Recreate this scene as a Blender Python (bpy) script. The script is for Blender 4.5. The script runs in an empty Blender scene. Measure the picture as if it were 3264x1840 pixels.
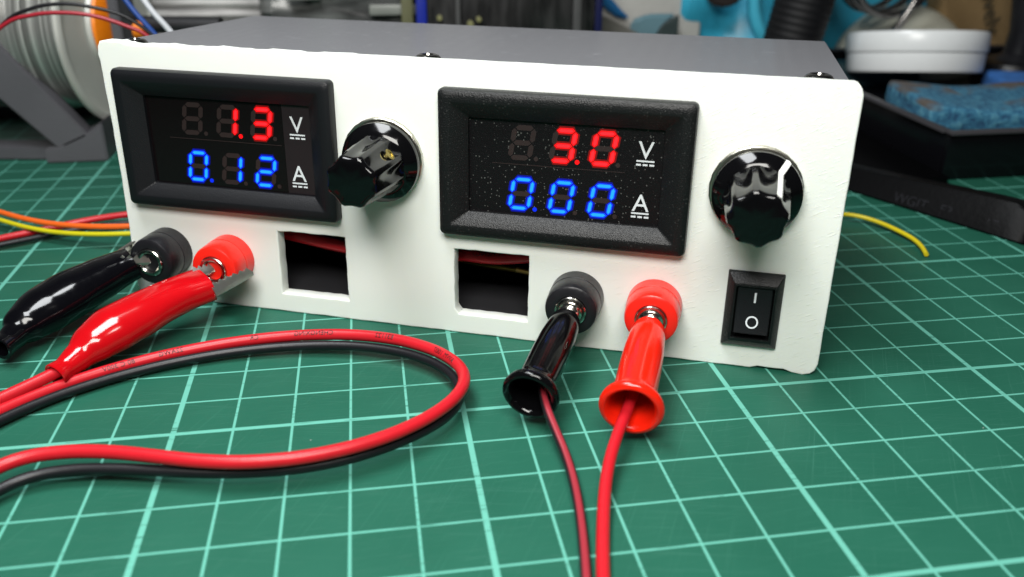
import bpy, bmesh, math, random
from mathutils import Vector, Matrix, Euler
R = math.radians
random.seed(7)
scene = bpy.context.scene
C = scene.collection

# ------------------------------------------------------------------ camera, world, lights (1 unit = 1 cm)
cd = bpy.data.cameras.new('camera'); cam = bpy.data.objects.new('camera', cd); C.objects.link(cam)
YAW, PIT, ROL = 0.16322, 0.43889, -0.00691
fwd = Vector((math.sin(YAW)*math.cos(PIT), math.cos(YAW)*math.cos(PIT), -math.sin(PIT)))
rgt = Vector((math.cos(YAW), -math.sin(YAW), 0)); dwn = fwd.cross(rgt)
c_, s_ = math.cos(ROL), math.sin(ROL)
r2 = c_*rgt + s_*dwn; d2 = -s_*rgt + c_*dwn
M = Matrix((r2, -d2, -fwd)).transposed().to_4x4(); M.translation = Vector((-6.3392, -13.3744, 8.7079))
cam.matrix_world = M
cd.sensor_width = 36; cd.lens = 36*2814.79/3264; cd.clip_start = 0.1; cd.clip_end = 2000
cd.dof.use_dof = True; cd.dof.focus_distance = 17.3; cd.dof.aperture_fstop = 0.17
scene.camera = cam
w = bpy.data.worlds.new('World'); scene.world = w; w.use_nodes = True
bg = w.node_tree.nodes['Background']; bg.inputs[0].default_value = (0.80, 0.84, 0.88, 1); bg.inputs[1].default_value = 0.035

def area(name, loc, target, sx, sy, power, col):
    l = bpy.data.lights.new(name, 'AREA'); l.shape = 'RECTANGLE'; l.size = sx; l.size_y = sy
    l.energy = power; l.color = col
    o = bpy.data.objects.new(name, l); C.objects.link(o); o.location = loc
    o.rotation_euler = (Vector(target)-Vector(loc)).to_track_quat('-Z', 'Y').to_euler()
    return o
area('desk_lamp_light', (-8, -15, 21), (-3, 4, 3), 15, 8, 9000, (1.0, 0.98, 0.93))
area('ceiling_tube_light', (-13, 0, 32), (-4, 2, 0), 16, 10, 12500, (0.95, 0.98, 1.0))
vs = scene.view_settings; vs.view_transform = 'Standard'; vs.look = 'None'; vs.exposure = 0; vs.gamma = 1

# ------------------------------------------------------------------ tags
def tag(o, label=None, cat=None, group=None, kind=None):
    if label: o['label'] = label
    if cat: o['category'] = cat
    if group: o['group'] = group
    if kind: o['kind'] = kind
    return o
def thing(name, loc, label, cat, group=None, rot=(0,0,0)):
    o = bpy.data.objects.new(name, None); C.objects.link(o); o.location = loc; o.rotation_euler = rot
    o.empty_display_size = 0.5
    return tag(o, label, cat, group)

# ------------------------------------------------------------------ materials
MATS = {}
def nt(name):
    m = bpy.data.materials.new(name); m.use_nodes = True
    n = m.node_tree.nodes; l = m.node_tree.links
    return m, n, l, n['Principled BSDF']
def mat(name, col, rough=.5, metal=0, bump=0, bscale=20, var=0, vscale=3, rvar=0, coat=0, emit=None, estr=0, sss=0, stretch=(1,1,1), spec=None, alpha=None, trans=0, sheen=0):
    if name in MATS: return MATS[name]
    m, n, l, p = nt(name)
    p.inputs['Base Color'].default_value = (*col, 1); p.inputs['Roughness'].default_value = rough
    p.inputs['Metallic'].default_value = metal; p.inputs['Coat Weight'].default_value = coat
    if spec is not None: p.inputs['Specular IOR Level'].default_value = spec
    if trans: p.inputs['Transmission Weight'].default_value = trans
    if alpha is not None: p.inputs['Alpha'].default_value = alpha
    if sheen: p.inputs['Sheen Weight'].default_value = sheen
    if sss:
        p.inputs['Subsurface Weight'].default_value = sss; p.inputs['Subsurface Radius'].default_value = (.25,.22,.18); p.inputs['Subsurface Scale'].default_value = .5
    if emit: p.inputs['Emission Color'].default_value = (*emit, 1); p.inputs['Emission Strength'].default_value = estr
    if bump or var or rvar:
        tc = n.new('ShaderNodeTexCoord'); mp = n.new('ShaderNodeMapping'); mp.inputs['Scale'].default_value = stretch
        l.new(tc.outputs['Object'], mp.inputs[0])
    if bump:
        t = n.new('ShaderNodeTexNoise'); t.inputs['Scale'].default_value = bscale; t.inputs['Detail'].default_value = 3
        b = n.new('ShaderNodeBump'); b.inputs['Strength'].default_value = bump; b.inputs['Distance'].default_value = .02
        l.new(mp.outputs[0], t.inputs['Vector']); l.new(t.outputs[0], b.inputs['Height']); l.new(b.outputs[0], p.inputs['Normal'])
    if var:
        t = n.new('ShaderNodeTexNoise'); t.inputs['Scale'].default_value = vscale; t.inputs['Detail'].default_value = 4
        l.new(mp.outputs[0], t.inputs['Vector'])
        mx = n.new('ShaderNodeMix'); mx.data_type = 'RGBA'
        mx.inputs[6].default_value = (*[c*(1-var) for c in col], 1); mx.inputs[7].default_value = (*[min(1,c*(1+var)) for c in col], 1)
        l.new(t.outputs[0], mx.inputs[0]); l.new(mx.outputs[2], p.inputs['Base Color'])
    if rvar:
        t = n.new('ShaderNodeTexNoise'); t.inputs['Scale'].default_value = vscale*2; t.inputs['Detail'].default_value = 5
        l.new(mp.outputs[0], t.inputs['Vector'])
        mr = n.new('ShaderNodeMapRange'); mr.inputs[3].default_value = rough-rvar; mr.inputs[4].default_value = rough+rvar
        mr.inputs[1].default_value = .3; mr.inputs[2].default_value = .7
        l.new(t.outputs[0], mr.inputs[0]); l.new(mr.outputs[0], p.inputs['Roughness'])
    MATS[name] = m; return m

def math_node(n, l, op, a, b=None, c=None):
    x = n.new('ShaderNodeMath'); x.operation = op
    for i, v in enumerate((a, b, c)):
        if v is None: continue
        if isinstance(v, (int, float)): x.inputs[i].default_value = v
        else: l.new(v, x.inputs[i])
    return x.outputs[0]

def rot_scale(n, l, vec, rot, sc):
    a = n.new('ShaderNodeMapping'); a.inputs['Rotation'].default_value = rot; l.new(vec, a.inputs[0])
    b = n.new('ShaderNodeMapping'); b.inputs['Scale'].default_value = sc; l.new(a.outputs[0], b.inputs[0])
    return b.outputs[0]
def mat_mat():
    m, n, l, p = nt('cutting_mat_green')
    tc = n.new('ShaderNodeTexCoord'); sp = n.new('ShaderNodeSeparateXYZ')
    wob = n.new('ShaderNodeTexNoise'); wob.inputs['Scale'].default_value = .6
    l.new(tc.outputs['Object'], sp.inputs[0])
    def lines(comp, half, period):
        a = math_node(n, l, 'DIVIDE', comp, period)
        r = math_node(n, l, 'ROUND', a); d = math_node(n, l, 'SUBTRACT', a, r)
        d = math_node(n, l, 'MULTIPLY', math_node(n, l, 'ABSOLUTE', d), period)
        mr = n.new('ShaderNodeMapRange'); mr.inputs[1].default_value = half-.006; mr.inputs[2].default_value = half+.006
        mr.inputs[3].default_value = 1; mr.inputs[4].default_value = 0; l.new(d, mr.inputs[0]); return mr.outputs[0]
    fx = math_node(n, l, 'MAXIMUM', lines(sp.outputs[0], .022, 1), lines(sp.outputs[0], .047, 5))
    fy = math_node(n, l, 'MAXIMUM', lines(sp.outputs[1], .021, 1), lines(sp.outputs[1], .045, 5))
    f = math_node(n, l, 'MAXIMUM', fx, fy)
    # worn print: pale ink lost along cuts
    mp = n.new('ShaderNodeMapping'); mp.inputs['Scale'].default_value = (.9, 26, 1); mp.inputs['Rotation'].default_value = (0,0,R(-7)); l.new(tc.outputs['Object'], mp.inputs[0])
    t1 = n.new('ShaderNodeTexNoise'); t1.inputs['Scale'].default_value = 1.0; t1.inputs['Detail'].default_value = 5; l.new(mp.outputs[0], t1.inputs['Vector'])
    t2 = n.new('ShaderNodeTexNoise'); t2.inputs['Scale'].default_value = .35; l.new(tc.outputs['Object'], t2.inputs['Vector'])
    cut = n.new('ShaderNodeMapRange'); cut.inputs[1].default_value = .61; cut.inputs[2].default_value = .64; l.new(t1.outputs[0], cut.inputs[0])
    cut2 = math_node(n, l, 'MULTIPLY', cut.outputs[0], math_node(n, l, 'GREATER_THAN', t2.outputs[0], .47))
    f = math_node(n, l, 'MULTIPLY', f, math_node(n, l, 'SUBTRACT', 1, math_node(n, l, 'MULTIPLY', cut2, .75)))
    # fine pale scratches in two directions
    def scratch(rot, sc, lo):
        t = n.new('ShaderNodeTexNoise'); t.inputs['Scale'].default_value = 1; t.inputs['Detail'].default_value = 2; l.new(rot_scale(n, l, tc.outputs['Object'], (0,0,rot), sc), t.inputs['Vector'])
        mr = n.new('ShaderNodeMapRange'); mr.inputs[1].default_value = lo; mr.inputs[2].default_value = lo+.05; l.new(t.outputs[0], mr.inputs[0]); return mr.outputs[0]
    sc = math_node(n, l, 'MAXIMUM', scratch(R(12), (.35, 60, 1), .655), scratch(R(-62), (.3, 55, 1), .655))
    sc = math_node(n, l, 'MAXIMUM', sc, scratch(R(-5), (.8, 70, 1), .66))
    nb = n.new('ShaderNodeTexNoise'); nb.inputs['Scale'].default_value = .5; nb.inputs['Detail'].default_value = 5; l.new(tc.outputs['Object'], nb.inputs['Vector'])
    m0 = n.new('ShaderNodeMix'); m0.data_type = 'RGBA'; m0.inputs[6].default_value = (.010,.078,.049,1); m0.inputs[7].default_value = (.021,.115,.076,1); l.new(nb.outputs[0], m0.inputs[0])
    m1 = n.new('ShaderNodeMix'); m1.data_type = 'RGBA'; m1.inputs[7].default_value = (.07,.22,.165,1); l.new(m0.outputs[2], m1.inputs[6]); l.new(math_node(n, l, 'MULTIPLY', sc, .28), m1.inputs[0])
    # small specks of lint and solder crumbs
    vo = n.new('ShaderNodeTexVoronoi'); vo.inputs['Scale'].default_value = 1.1; l.new(tc.outputs['Object'], vo.inputs['Vector'])
    spk = math_node(n, l, 'LESS_THAN', vo.outputs['Distance'], .018)
    m3 = n.new('ShaderNodeMix'); m3.data_type = 'RGBA'; m3.inputs[7].default_value = (.35,.36,.34,1); l.new(m1.outputs[2], m3.inputs[6]); l.new(math_node(n, l, 'MULTIPLY', spk, .8), m3.inputs[0])
    m2 = n.new('ShaderNodeMix'); m2.data_type = 'RGBA'; m2.inputs[7].default_value = (.115,.38,.30,1); l.new(m3.outputs[2], m2.inputs[6]); l.new(f, m2.inputs[0])
    l.new(m2.outputs[2], p.inputs['Base Color'])
    p.inputs['Roughness'].default_value = .40; p.inputs['Specular IOR Level'].default_value = .13
    gn = n.new('ShaderNodeTexNoise'); gn.inputs['Scale'].default_value = 45; gn.inputs['Detail'].default_value = 3; l.new(tc.outputs['Object'], gn.inputs['Vector'])
    hs = math_node(n, l, 'ADD', math_node(n, l, 'MULTIPLY', gn.outputs[0], .3), math_node(n, l, 'MULTIPLY', math_node(n, l, 'MAXIMUM', sc, cut2), -1))
    b = n.new('ShaderNodeBump'); b.inputs['Strength'].default_value = .25; b.inputs['Distance'].default_value = .02; l.new(hs, b.inputs['Height']); l.new(b.outputs[0], p.inputs['Normal'])
    return m

def mat_panel():
    m, n, l, p = nt('printed_white_plastic')
    p.inputs['Roughness'].default_value = .38
    tc = n.new('ShaderNodeTexCoord')
    # extrusion tracks: diagonal on the face
    t = n.new('ShaderNodeTexNoise'); t.inputs['Scale'].default_value = 1.1; t.inputs['Detail'].default_value = 2; l.new(rot_scale(n, l, tc.outputs['Object'], (0, R(30), 0), (3.2, 1, 34)), t.inputs['Vector'])
    mp2 = n.new('ShaderNodeMapping'); mp2.inputs['Scale'].default_value = (.7, 1, 22); l.new(tc.outputs['Object'], mp2.inputs[0])
    t2 = n.new('ShaderNodeTexNoise'); t2.inputs['Scale'].default_value = 1; t2.inputs['Detail'].default_value = 4; l.new(mp2.outputs[0], t2.inputs['Vector'])
    g = n.new('ShaderNodeTexNoise'); g.inputs['Scale'].default_value = .45; l.new(tc.outputs['Object'], g.inputs['Vector'])
    sp = n.new('ShaderNodeSeparateXYZ'); l.new(tc.outputs['Object'], sp.inputs[0])
    right = n.new('ShaderNodeMapRange'); right.inputs[1].default_value = 9; right.inputs[2].default_value = 13; right.inputs[3].default_value = .10; l.new(sp.outputs[0], right.inputs[0])
    fine = n.new('ShaderNodeMapRange'); fine.inputs[1].default_value = .62; fine.inputs[2].default_value = .70; fine.inputs[4].default_value = 1.0; l.new(t.outputs[0], fine.inputs[0])
    h = math_node(n, l, 'ADD', math_node(n, l, 'MULTIPLY', math_node(n, l, 'ADD', math_node(n, l, 'MULTIPLY', t.outputs[0], .25), fine.outputs[0]), right.outputs[0]), math_node(n, l, 'MULTIPLY', t2.outputs[0], .05))
    b = n.new('ShaderNodeBump'); b.inputs['Strength'].default_value = .36; b.inputs['Distance'].default_value = .03; l.new(h, b.inputs['Height']); l.new(b.outputs[0], p.inputs['Normal'])
    mx = n.new('ShaderNodeMix'); mx.data_type = 'RGBA'; mx.inputs[6].default_value = (.735,.765,.72,1); mx.inputs[7].default_value = (.80,.825,.775,1); l.new(g.outputs[0], mx.inputs[0])
    l.new(mx.outputs[2], p.inputs['Base Color'])
    p.inputs['Subsurface Weight'].default_value = .25; p.inputs['Subsurface Radius'].default_value = (.3,.28,.2); p.inputs['Subsurface Scale'].default_value = .4
    return m

def mat_case():
    m, n, l, p = nt('printed_grey_plastic')
    p.inputs['Base Color'].default_value = (.13,.131,.140,1); p.inputs['Roughness'].default_value = .30
    tc = n.new('ShaderNodeTexCoord')
    mp = n.new('ShaderNodeMapping'); mp.inputs['Scale'].default_value = (1.1, 26, 8); l.new(tc.outputs['Object'], mp.inputs[0])
    t = n.new('ShaderNodeTexNoise'); t.inputs['Scale'].default_value = 1; t.inputs['Detail'].default_value = 4; l.new(mp.outputs[0], t.inputs['Vector'])
    sp = n.new('ShaderNodeSeparateXYZ'); l.new(tc.outputs['Object'], sp.inputs[0])
    wv = math_node(n, l, 'MULTIPLY', math_node(n, l, 'SINE', math_node(n, l, 'MULTIPLY', sp.outputs[0], 17)), .12)
    h = math_node(n, l, 'ADD', t.outputs[0], wv)
    b = n.new('ShaderNodeBump'); b.inputs['Strength'].default_value = .6; b.inputs['Distance'].default_value = .02; l.new(h, b.inputs['Height']); l.new(b.outputs[0], p.inputs['Normal'])
    # tiny pale nicks in the top skin
    mpn = n.new('ShaderNodeMapping'); mpn.inputs['Scale'].default_value = (2.2, 9, 9); l.new(tc.outputs['Object'], mpn.inputs[0])
    v = n.new('ShaderNodeTexNoise'); v.inputs['Scale'].default_value = 1.3; v.inputs['Detail'].default_value = 1; l.new(mpn.outputs[0], v.inputs['Vector'])
    k = n.new('ShaderNodeMapRange'); k.inputs[1].default_value = .73; k.inputs[2].default_value = .77; l.new(v.outputs[0], k.inputs[0])
    mx = n.new('ShaderNodeMix'); mx.data_type = 'RGBA'; mx.inputs[6].default_value = (.13,.131,.141,1); mx.inputs[7].default_value = (.34,.34,.36,1); l.new(math_node(n, l, 'MULTIPLY', k.outputs[0], .6), mx.inputs[0]); l.new(mx.outputs[2], p.inputs['Base Color'])
    return m

def mat_bezel(name, col, rough, bstr, sc, dist=.012, glint=0):
    m, n, l, p = nt(name); p.inputs['Specular IOR Level'].default_value = .28
    p.inputs['Base Color'].default_value = (*col, 1); p.inputs['Roughness'].default_value = rough
    tc = n.new('ShaderNodeTexCoord')
    t = n.new('ShaderNodeTexNoise'); t.inputs['Scale'].default_value = sc; t.inputs['Detail'].default_value = 2; l.new(tc.outputs['Object'], t.inputs['Vector'])
    b = n.new('ShaderNodeBump'); b.inputs['Strength'].default_value = bstr; b.inputs['Distance'].default_value = dist; l.new(t.outputs[0], b.inputs['Height']); l.new(b.outputs[0], p.inputs['Normal'])
    if glint:  # glints off the grain, painted as pale spots in the base colour
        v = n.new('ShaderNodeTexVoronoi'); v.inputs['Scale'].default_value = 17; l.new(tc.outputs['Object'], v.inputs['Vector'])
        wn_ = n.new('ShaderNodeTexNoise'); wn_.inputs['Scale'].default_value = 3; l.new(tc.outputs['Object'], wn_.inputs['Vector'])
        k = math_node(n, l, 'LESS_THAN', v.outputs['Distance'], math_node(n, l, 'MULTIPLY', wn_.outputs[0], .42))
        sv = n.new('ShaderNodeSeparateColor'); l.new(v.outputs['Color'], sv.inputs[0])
        k = math_node(n, l, 'MULTIPLY', math_node(n, l, 'MULTIPLY', k, math_node(n, l, 'GREATER_THAN', sv.outputs[0], .58)), glint)
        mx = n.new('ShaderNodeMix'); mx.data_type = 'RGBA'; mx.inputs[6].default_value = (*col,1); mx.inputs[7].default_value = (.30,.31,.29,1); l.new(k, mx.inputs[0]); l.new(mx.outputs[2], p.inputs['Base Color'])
    return m

def mat_sheen_wire():
    m, n, l, p = nt('black_wire_red_sheen')  # reddish highlight along the wire's top, put into the base colour
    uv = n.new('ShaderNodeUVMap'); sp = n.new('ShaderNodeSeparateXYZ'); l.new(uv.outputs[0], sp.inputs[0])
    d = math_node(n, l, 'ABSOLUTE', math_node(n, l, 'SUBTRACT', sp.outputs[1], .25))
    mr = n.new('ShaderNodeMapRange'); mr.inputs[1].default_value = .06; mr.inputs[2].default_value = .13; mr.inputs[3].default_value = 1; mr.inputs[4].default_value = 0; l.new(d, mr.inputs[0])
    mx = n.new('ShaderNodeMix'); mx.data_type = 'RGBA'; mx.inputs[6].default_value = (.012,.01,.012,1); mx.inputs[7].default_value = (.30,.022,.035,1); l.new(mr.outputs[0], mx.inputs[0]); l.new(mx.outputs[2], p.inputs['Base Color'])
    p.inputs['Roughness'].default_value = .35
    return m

def mat_solder():
    m, n, l, p = nt('solder_winding')
    tc = n.new('ShaderNodeTexCoord'); sp = n.new('ShaderNodeSeparateXYZ'); l.new(tc.outputs['Object'], sp.inputs[0])
    p.inputs['Base Color'].default_value = (.62,.62,.60,1); p.inputs['Metallic'].default_value = .82; p.inputs['Roughness'].default_value = .30
    t = n.new('ShaderNodeTexNoise'); t.noise_dimensions = '1D'; t.inputs['Scale'].default_value = 3.6; t.inputs['Detail'].default_value = 5; t.inputs['Roughness'].default_value = .75; l.new(sp.outputs[2], t.inputs['W'])
    mx = n.new('ShaderNodeMix'); mx.data_type = 'RGBA'; mx.inputs[6].default_value = (.16,.16,.15,1); mx.inputs[7].default_value = (.95,.95,.92,1); ct = n.new('ShaderNodeMapRange'); ct.inputs[1].default_value = .38; ct.inputs[2].default_value = .62; l.new(t.outputs[0], ct.inputs[0]); l.new(ct.outputs[0], mx.inputs[0]); l.new(mx.outputs[2], p.inputs['Base Color'])
    return m

def mat_sponge():
    m, n, l, p = nt('blue_sponge')
    p.inputs['Roughness'].default_value = .9
    tc = n.new('ShaderNodeTexCoord')
    t = n.new('ShaderNodeTexNoise'); t.inputs['Scale'].default_value = 4.5; t.inputs['Detail'].default_value = 6; t.inputs['Roughness'].default_value = .7; l.new(tc.outputs['Object'], t.inputs['Vector'])
    r = n.new('ShaderNodeValToRGB'); e = r.color_ramp.elements
    e[0].position = .35; e[0].color = (.008,.045,.12,1); e[1].position = .68; e[1].color = (.10,.30,.40,1)
    k = e.new(.5); k.color = (.03,.16,.27,1)
    l.new(t.outputs[0], r.inputs[0])
    d = n.new('ShaderNodeTexNoise'); d.inputs['Scale'].default_value = .55; l.new(tc.outputs['Object'], d.inputs['Vector'])
    dr = n.new('ShaderNodeMapRange'); dr.inputs[1].default_value = .50; dr.inputs[2].default_value = .62; l.new(d.outputs[0], dr.inputs[0])
    sp = n.new('ShaderNodeSeparateXYZ'); l.new(tc.outputs['Object'], sp.inputs[0])
    topm = math_node(n, l, 'GREATER_THAN', sp.outputs[2], .34)
    mx = n.new('ShaderNodeMix'); mx.data_type = 'RGBA'; mx.inputs[7].default_value = (.10,.085,.075,1)
    l.new(r.outputs[0], mx.inputs[6]); l.new(math_node(n, l, 'MULTIPLY', dr.outputs[0], topm), mx.inputs[0]); l.new(mx.outputs[2], p.inputs['Base Color'])
    b = n.new('ShaderNodeBump'); b.inputs['Strength'].default_value = .9; b.inputs['Distance'].default_value = .12; l.new(t.outputs[0], b.inputs['Height']); l.new(b.outputs[0], p.inputs['Normal'])
    return m

def mat_streak(name, c1, c2, scale, rough=.35):
    m, n, l, p = nt(name)
    tc = n.new('ShaderNodeTexCoord'); mp = n.new('ShaderNodeMapping'); mp.inputs['Scale'].default_value = scale; l.new(tc.outputs['Object'], mp.inputs[0])
    t = n.new('ShaderNodeTexNoise'); t.inputs['Scale'].default_value = 1; t.inputs['Detail'].default_value = 3; l.new(mp.outputs[0], t.inputs['Vector'])
    mr = n.new('ShaderNodeMapRange'); mr.inputs[1].default_value = .35; mr.inputs[2].default_value = .65; l.new(t.outputs[0], mr.inputs[0])
    mx = n.new('ShaderNodeMix'); mx.data_type = 'RGBA'; mx.inputs[6].default_value = (*c1,1); mx.inputs[7].default_value = (*c2,1); l.new(mr.outputs[0], mx.inputs[0]); l.new(mx.outputs[2], p.inputs['Base Color'])
    p.inputs['Roughness'].default_value = rough
    return m

MAT_MAT = mat_mat(); PANEL = mat_panel(); CASE = mat_case()
BEZEL = mat_bezel('black_textured_plastic', (.006,.0065,.008), .40, .5, 50)
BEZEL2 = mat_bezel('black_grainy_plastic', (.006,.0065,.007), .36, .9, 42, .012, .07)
SCREEN = mat_bezel('smoked_film', (.0045,.003,.0035), .22, .15, 20)
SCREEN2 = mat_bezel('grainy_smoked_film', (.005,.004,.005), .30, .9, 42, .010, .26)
BLK = mat('glossy_black_plastic', (.0022,.0022,.0026), .10, spec=.34, rvar=.04, vscale=2, bump=.06, bscale=3)
BLKS = mat('satin_black_plastic', (.009,.009,.011), .36, spec=.35, bump=.25, bscale=12, rvar=.06)
REDP = mat('glossy_red_plastic', (.78,.014,.004), .16, bump=.05, bscale=3, rvar=.05, sss=.15)
REDS = mat('satin_red_plastic', (.80,.016,.008), .30, bump=.2, bscale=10, sss=.2)
REDB = mat('red_vinyl_boot', (.46,.003,.006), .13, bump=.0, bscale=2.2, var=.15, vscale=1.5, sss=.15)
BLKB = mat('black_vinyl_boot', (.002,.002,.003), .12, spec=.35, bump=.04, bscale=2.2, rvar=.04)
REDW = mat('red_wire_insulation', (.50,.010,.018), .36, spec=.35, bump=.1, bscale=9, var=.08)
BLKW = mat('black_wire_insulation', (.007,.007,.009), .40, spec=.35, bump=.1, bscale=9)
ORW = mat('orange_wire_insulation', (.75,.12,.015), .35, var=.08)
YEW = mat('yellow_wire_insulation', (.55,.50,.01), .35, var=.08)
YOW = mat('yellow_offcut_insulation', (.62,.50,.008), .4, var=.08)
BLW = mat('blue_wire_insulation', (.008,.05,.24), .45, var=.1)
WHW = mat('grey_white_wire_insulation', (.5,.52,.55), .4, var=.1)
SHEENW = mat_sheen_wire()
NICKEL = mat('nickel', (.62,.61,.56), .16, 1, bump=.15, bscale=14, var=.15, vscale=8)
KNURL = mat('knurled_nickel', (.50,.49,.42), .30, 1, bump=.2, bscale=30)
STEEL = mat('dull_steel', (.55,.56,.52), .34, 1, bump=.2, bscale=10, var=.2, vscale=4)
BRASS = mat('brass', (.42,.33,.10), .3, 1, bump=.5, bscale=10)
BLKM = mat('black_screw_metal', (.32,.31,.29), .18, 1, bump=.1, bscale=12)
INK = mat('white_print', (.62,.66,.68), .5, var=.1, vscale=20)
DINK = mat('dark_print', (.045,.002,.003), .5)
HOLEM = mat('dark_inside', (.004,.004,.004), .6, bump=.1)
SEGR = mat('red_segment_lit', (.3,.0,.0), .4, emit=(1.0,.002,.006), estr=1.1)
SEGR2 = mat('red_segment_core', (.3,.0,.0), .4, emit=(1.0,.02,.03), estr=1.3)
SEGB = mat('blue_segment_lit', (.0,.02,.3), .4, emit=(.002,.035,1.0), estr=1.15)
SEGB2 = mat('blue_segment_core', (.0,.02,.3), .4, emit=(.015,.34,1.0), estr=1.3)
SEGBD = mat('blue_segment_dim', (.0,.01,.2), .4, emit=(.001,.02,1.0), estr=.8)
HALOR = mat('red_halo_glow', (.02,.0,.0), .4, emit=(1.0,.0,.002), estr=.20)  # bloom around red segments, added as faint emission
OFF = mat('segment_unlit', (.021,.012,.012), .45, var=.1)
HALOB = mat('blue_halo_glow', (.0,.0,.02), .4, emit=(.0,.003,1.0), estr=.30)  # bloom around blue segments, added as faint emission
WHITEP = mat('white_pointer_paint', (.85,.85,.82), .3, var=.04)

# ------------------------------------------------------------------ geometry helpers
def link(name, me, m, parent=None, smooth=True):
    o = bpy.data.objects.new(name, me); C.objects.link(o)
    if m is not None:
        for x in (m if isinstance(m, (list, tuple)) else [m]): me.materials.append(x)
    if smooth:
        me.polygons.foreach_set('use_smooth', [True]*len(me.polygons))
        try: me.set_sharp_from_angle(angle=R(35))
        except Exception: pass
    if parent is not None: o.parent = parent
    return o
def from_bm(name, bm, m, parent=None, smooth=True):
    bmesh.ops.recalc_face_normals(bm, faces=bm.faces)
    me = bpy.data.meshes.new(name); bm.to_mesh(me); bm.free()
    return link(name, me, m, parent, smooth)
def add_box(bm, c, s, bev=0, rot=None, seg=2):
    r = bmesh.ops.create_cube(bm, size=1)
    vs_ = r['verts']; bmesh.ops.scale(bm, vec=s, verts=vs_)
    if bev:
        ed = list({e for v in vs_ for e in v.link_edges})
        rr = bmesh.ops.bevel(bm, geom=ed, offset=bev, segments=seg, affect='EDGES', profile=.5)
        vs_ = list({v for f in rr['faces'] for v in f.verts} | {v for v in vs_ if v.is_valid})
        # gather whole island
        seen = set(vs_); st = list(vs_)
        while st:
            v = st.pop()
            for e in v.link_edges:
                o_ = e.other_vert(v)
                if o_ not in seen: seen.add(o_); st.append(o_)
        vs_ = list(seen)
    if rot is not None: bmesh.ops.rotate(bm, cent=(0,0,0), matrix=rot, verts=vs_)
    bmesh.ops.translate(bm, vec=c, verts=vs_)
    return vs_
def box(name, c, s, m, parent=None, bev=.03, rot=None):
    bm = bmesh.new(); add_box(bm, c, s, bev, rot); return from_bm(name, bm, m, parent)
def frame(axis):
    z = Vector(axis).normalized(); h = Vector((0,0,1)) if abs(z.z) < .9 else Vector((0,1,0))
    x = h.cross(z).normalized(); y = z.cross(x); return x, y, z
def add_lathe(bm, prof, org, axis, n=48, rfun=None, close=True):
    x, y, z = frame(axis); org = Vector(org); rings = []
    for (s, r) in prof:
        ring = []
        for i in range(n):
            a = 2*math.pi*i/n; rr = r if rfun is None else rfun(s, r, a)
            ring.append(bm.verts.new(org + z*s + x*(rr*math.cos(a)) + y*(rr*math.sin(a))))
        rings.append(ring)
    for a, b in zip(rings, rings[1:]):
        for i in range(n): bm.faces.new((a[i], a[(i+1)%n], b[(i+1)%n], b[i]))
    if close:
        if prof[0][1] > 1e-4: bm.faces.new(rings[0][::-1])
        if prof[-1][1] > 1e-4: bm.faces.new(rings[-1])
    return rings
def lathe(name, prof, org, axis, m, parent=None, n=48, rfun=None, close=True):
    bm = bmesh.new(); add_lathe(bm, prof, org, axis, n, rfun, close)
    bmesh.ops.remove_doubles(bm, verts=bm.verts, dist=1e-5)
    return from_bm(name, bm, m, parent)
def spline(pts, sub=8):
    P = [Vector(p) for p in pts]; out = []
    for i in range(len(P)-1):
        a = P[i-1] if i else P[0]*2-P[1]; b, c = P[i], P[i+1]; d = P[i+2] if i+2 < len(P) else P[-1]*2-P[-2]
        for k in range(sub):
            t = k/sub
            out.append(.5*((2*b)+(c-a)*t+(2*a-5*b+4*c-d)*t*t+(3*b-a-3*c+d)*t**3))
    out.append(P[-1]); return out
def smooth_pts(P, it=3):
    P = [Vector(p) for p in P]
    for _ in range(it): P = [P[0]]+[(P[i-1]+2*P[i]+P[i+1])/4 for i in range(1, len(P)-1)]+[P[-1]]
    return P
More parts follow.
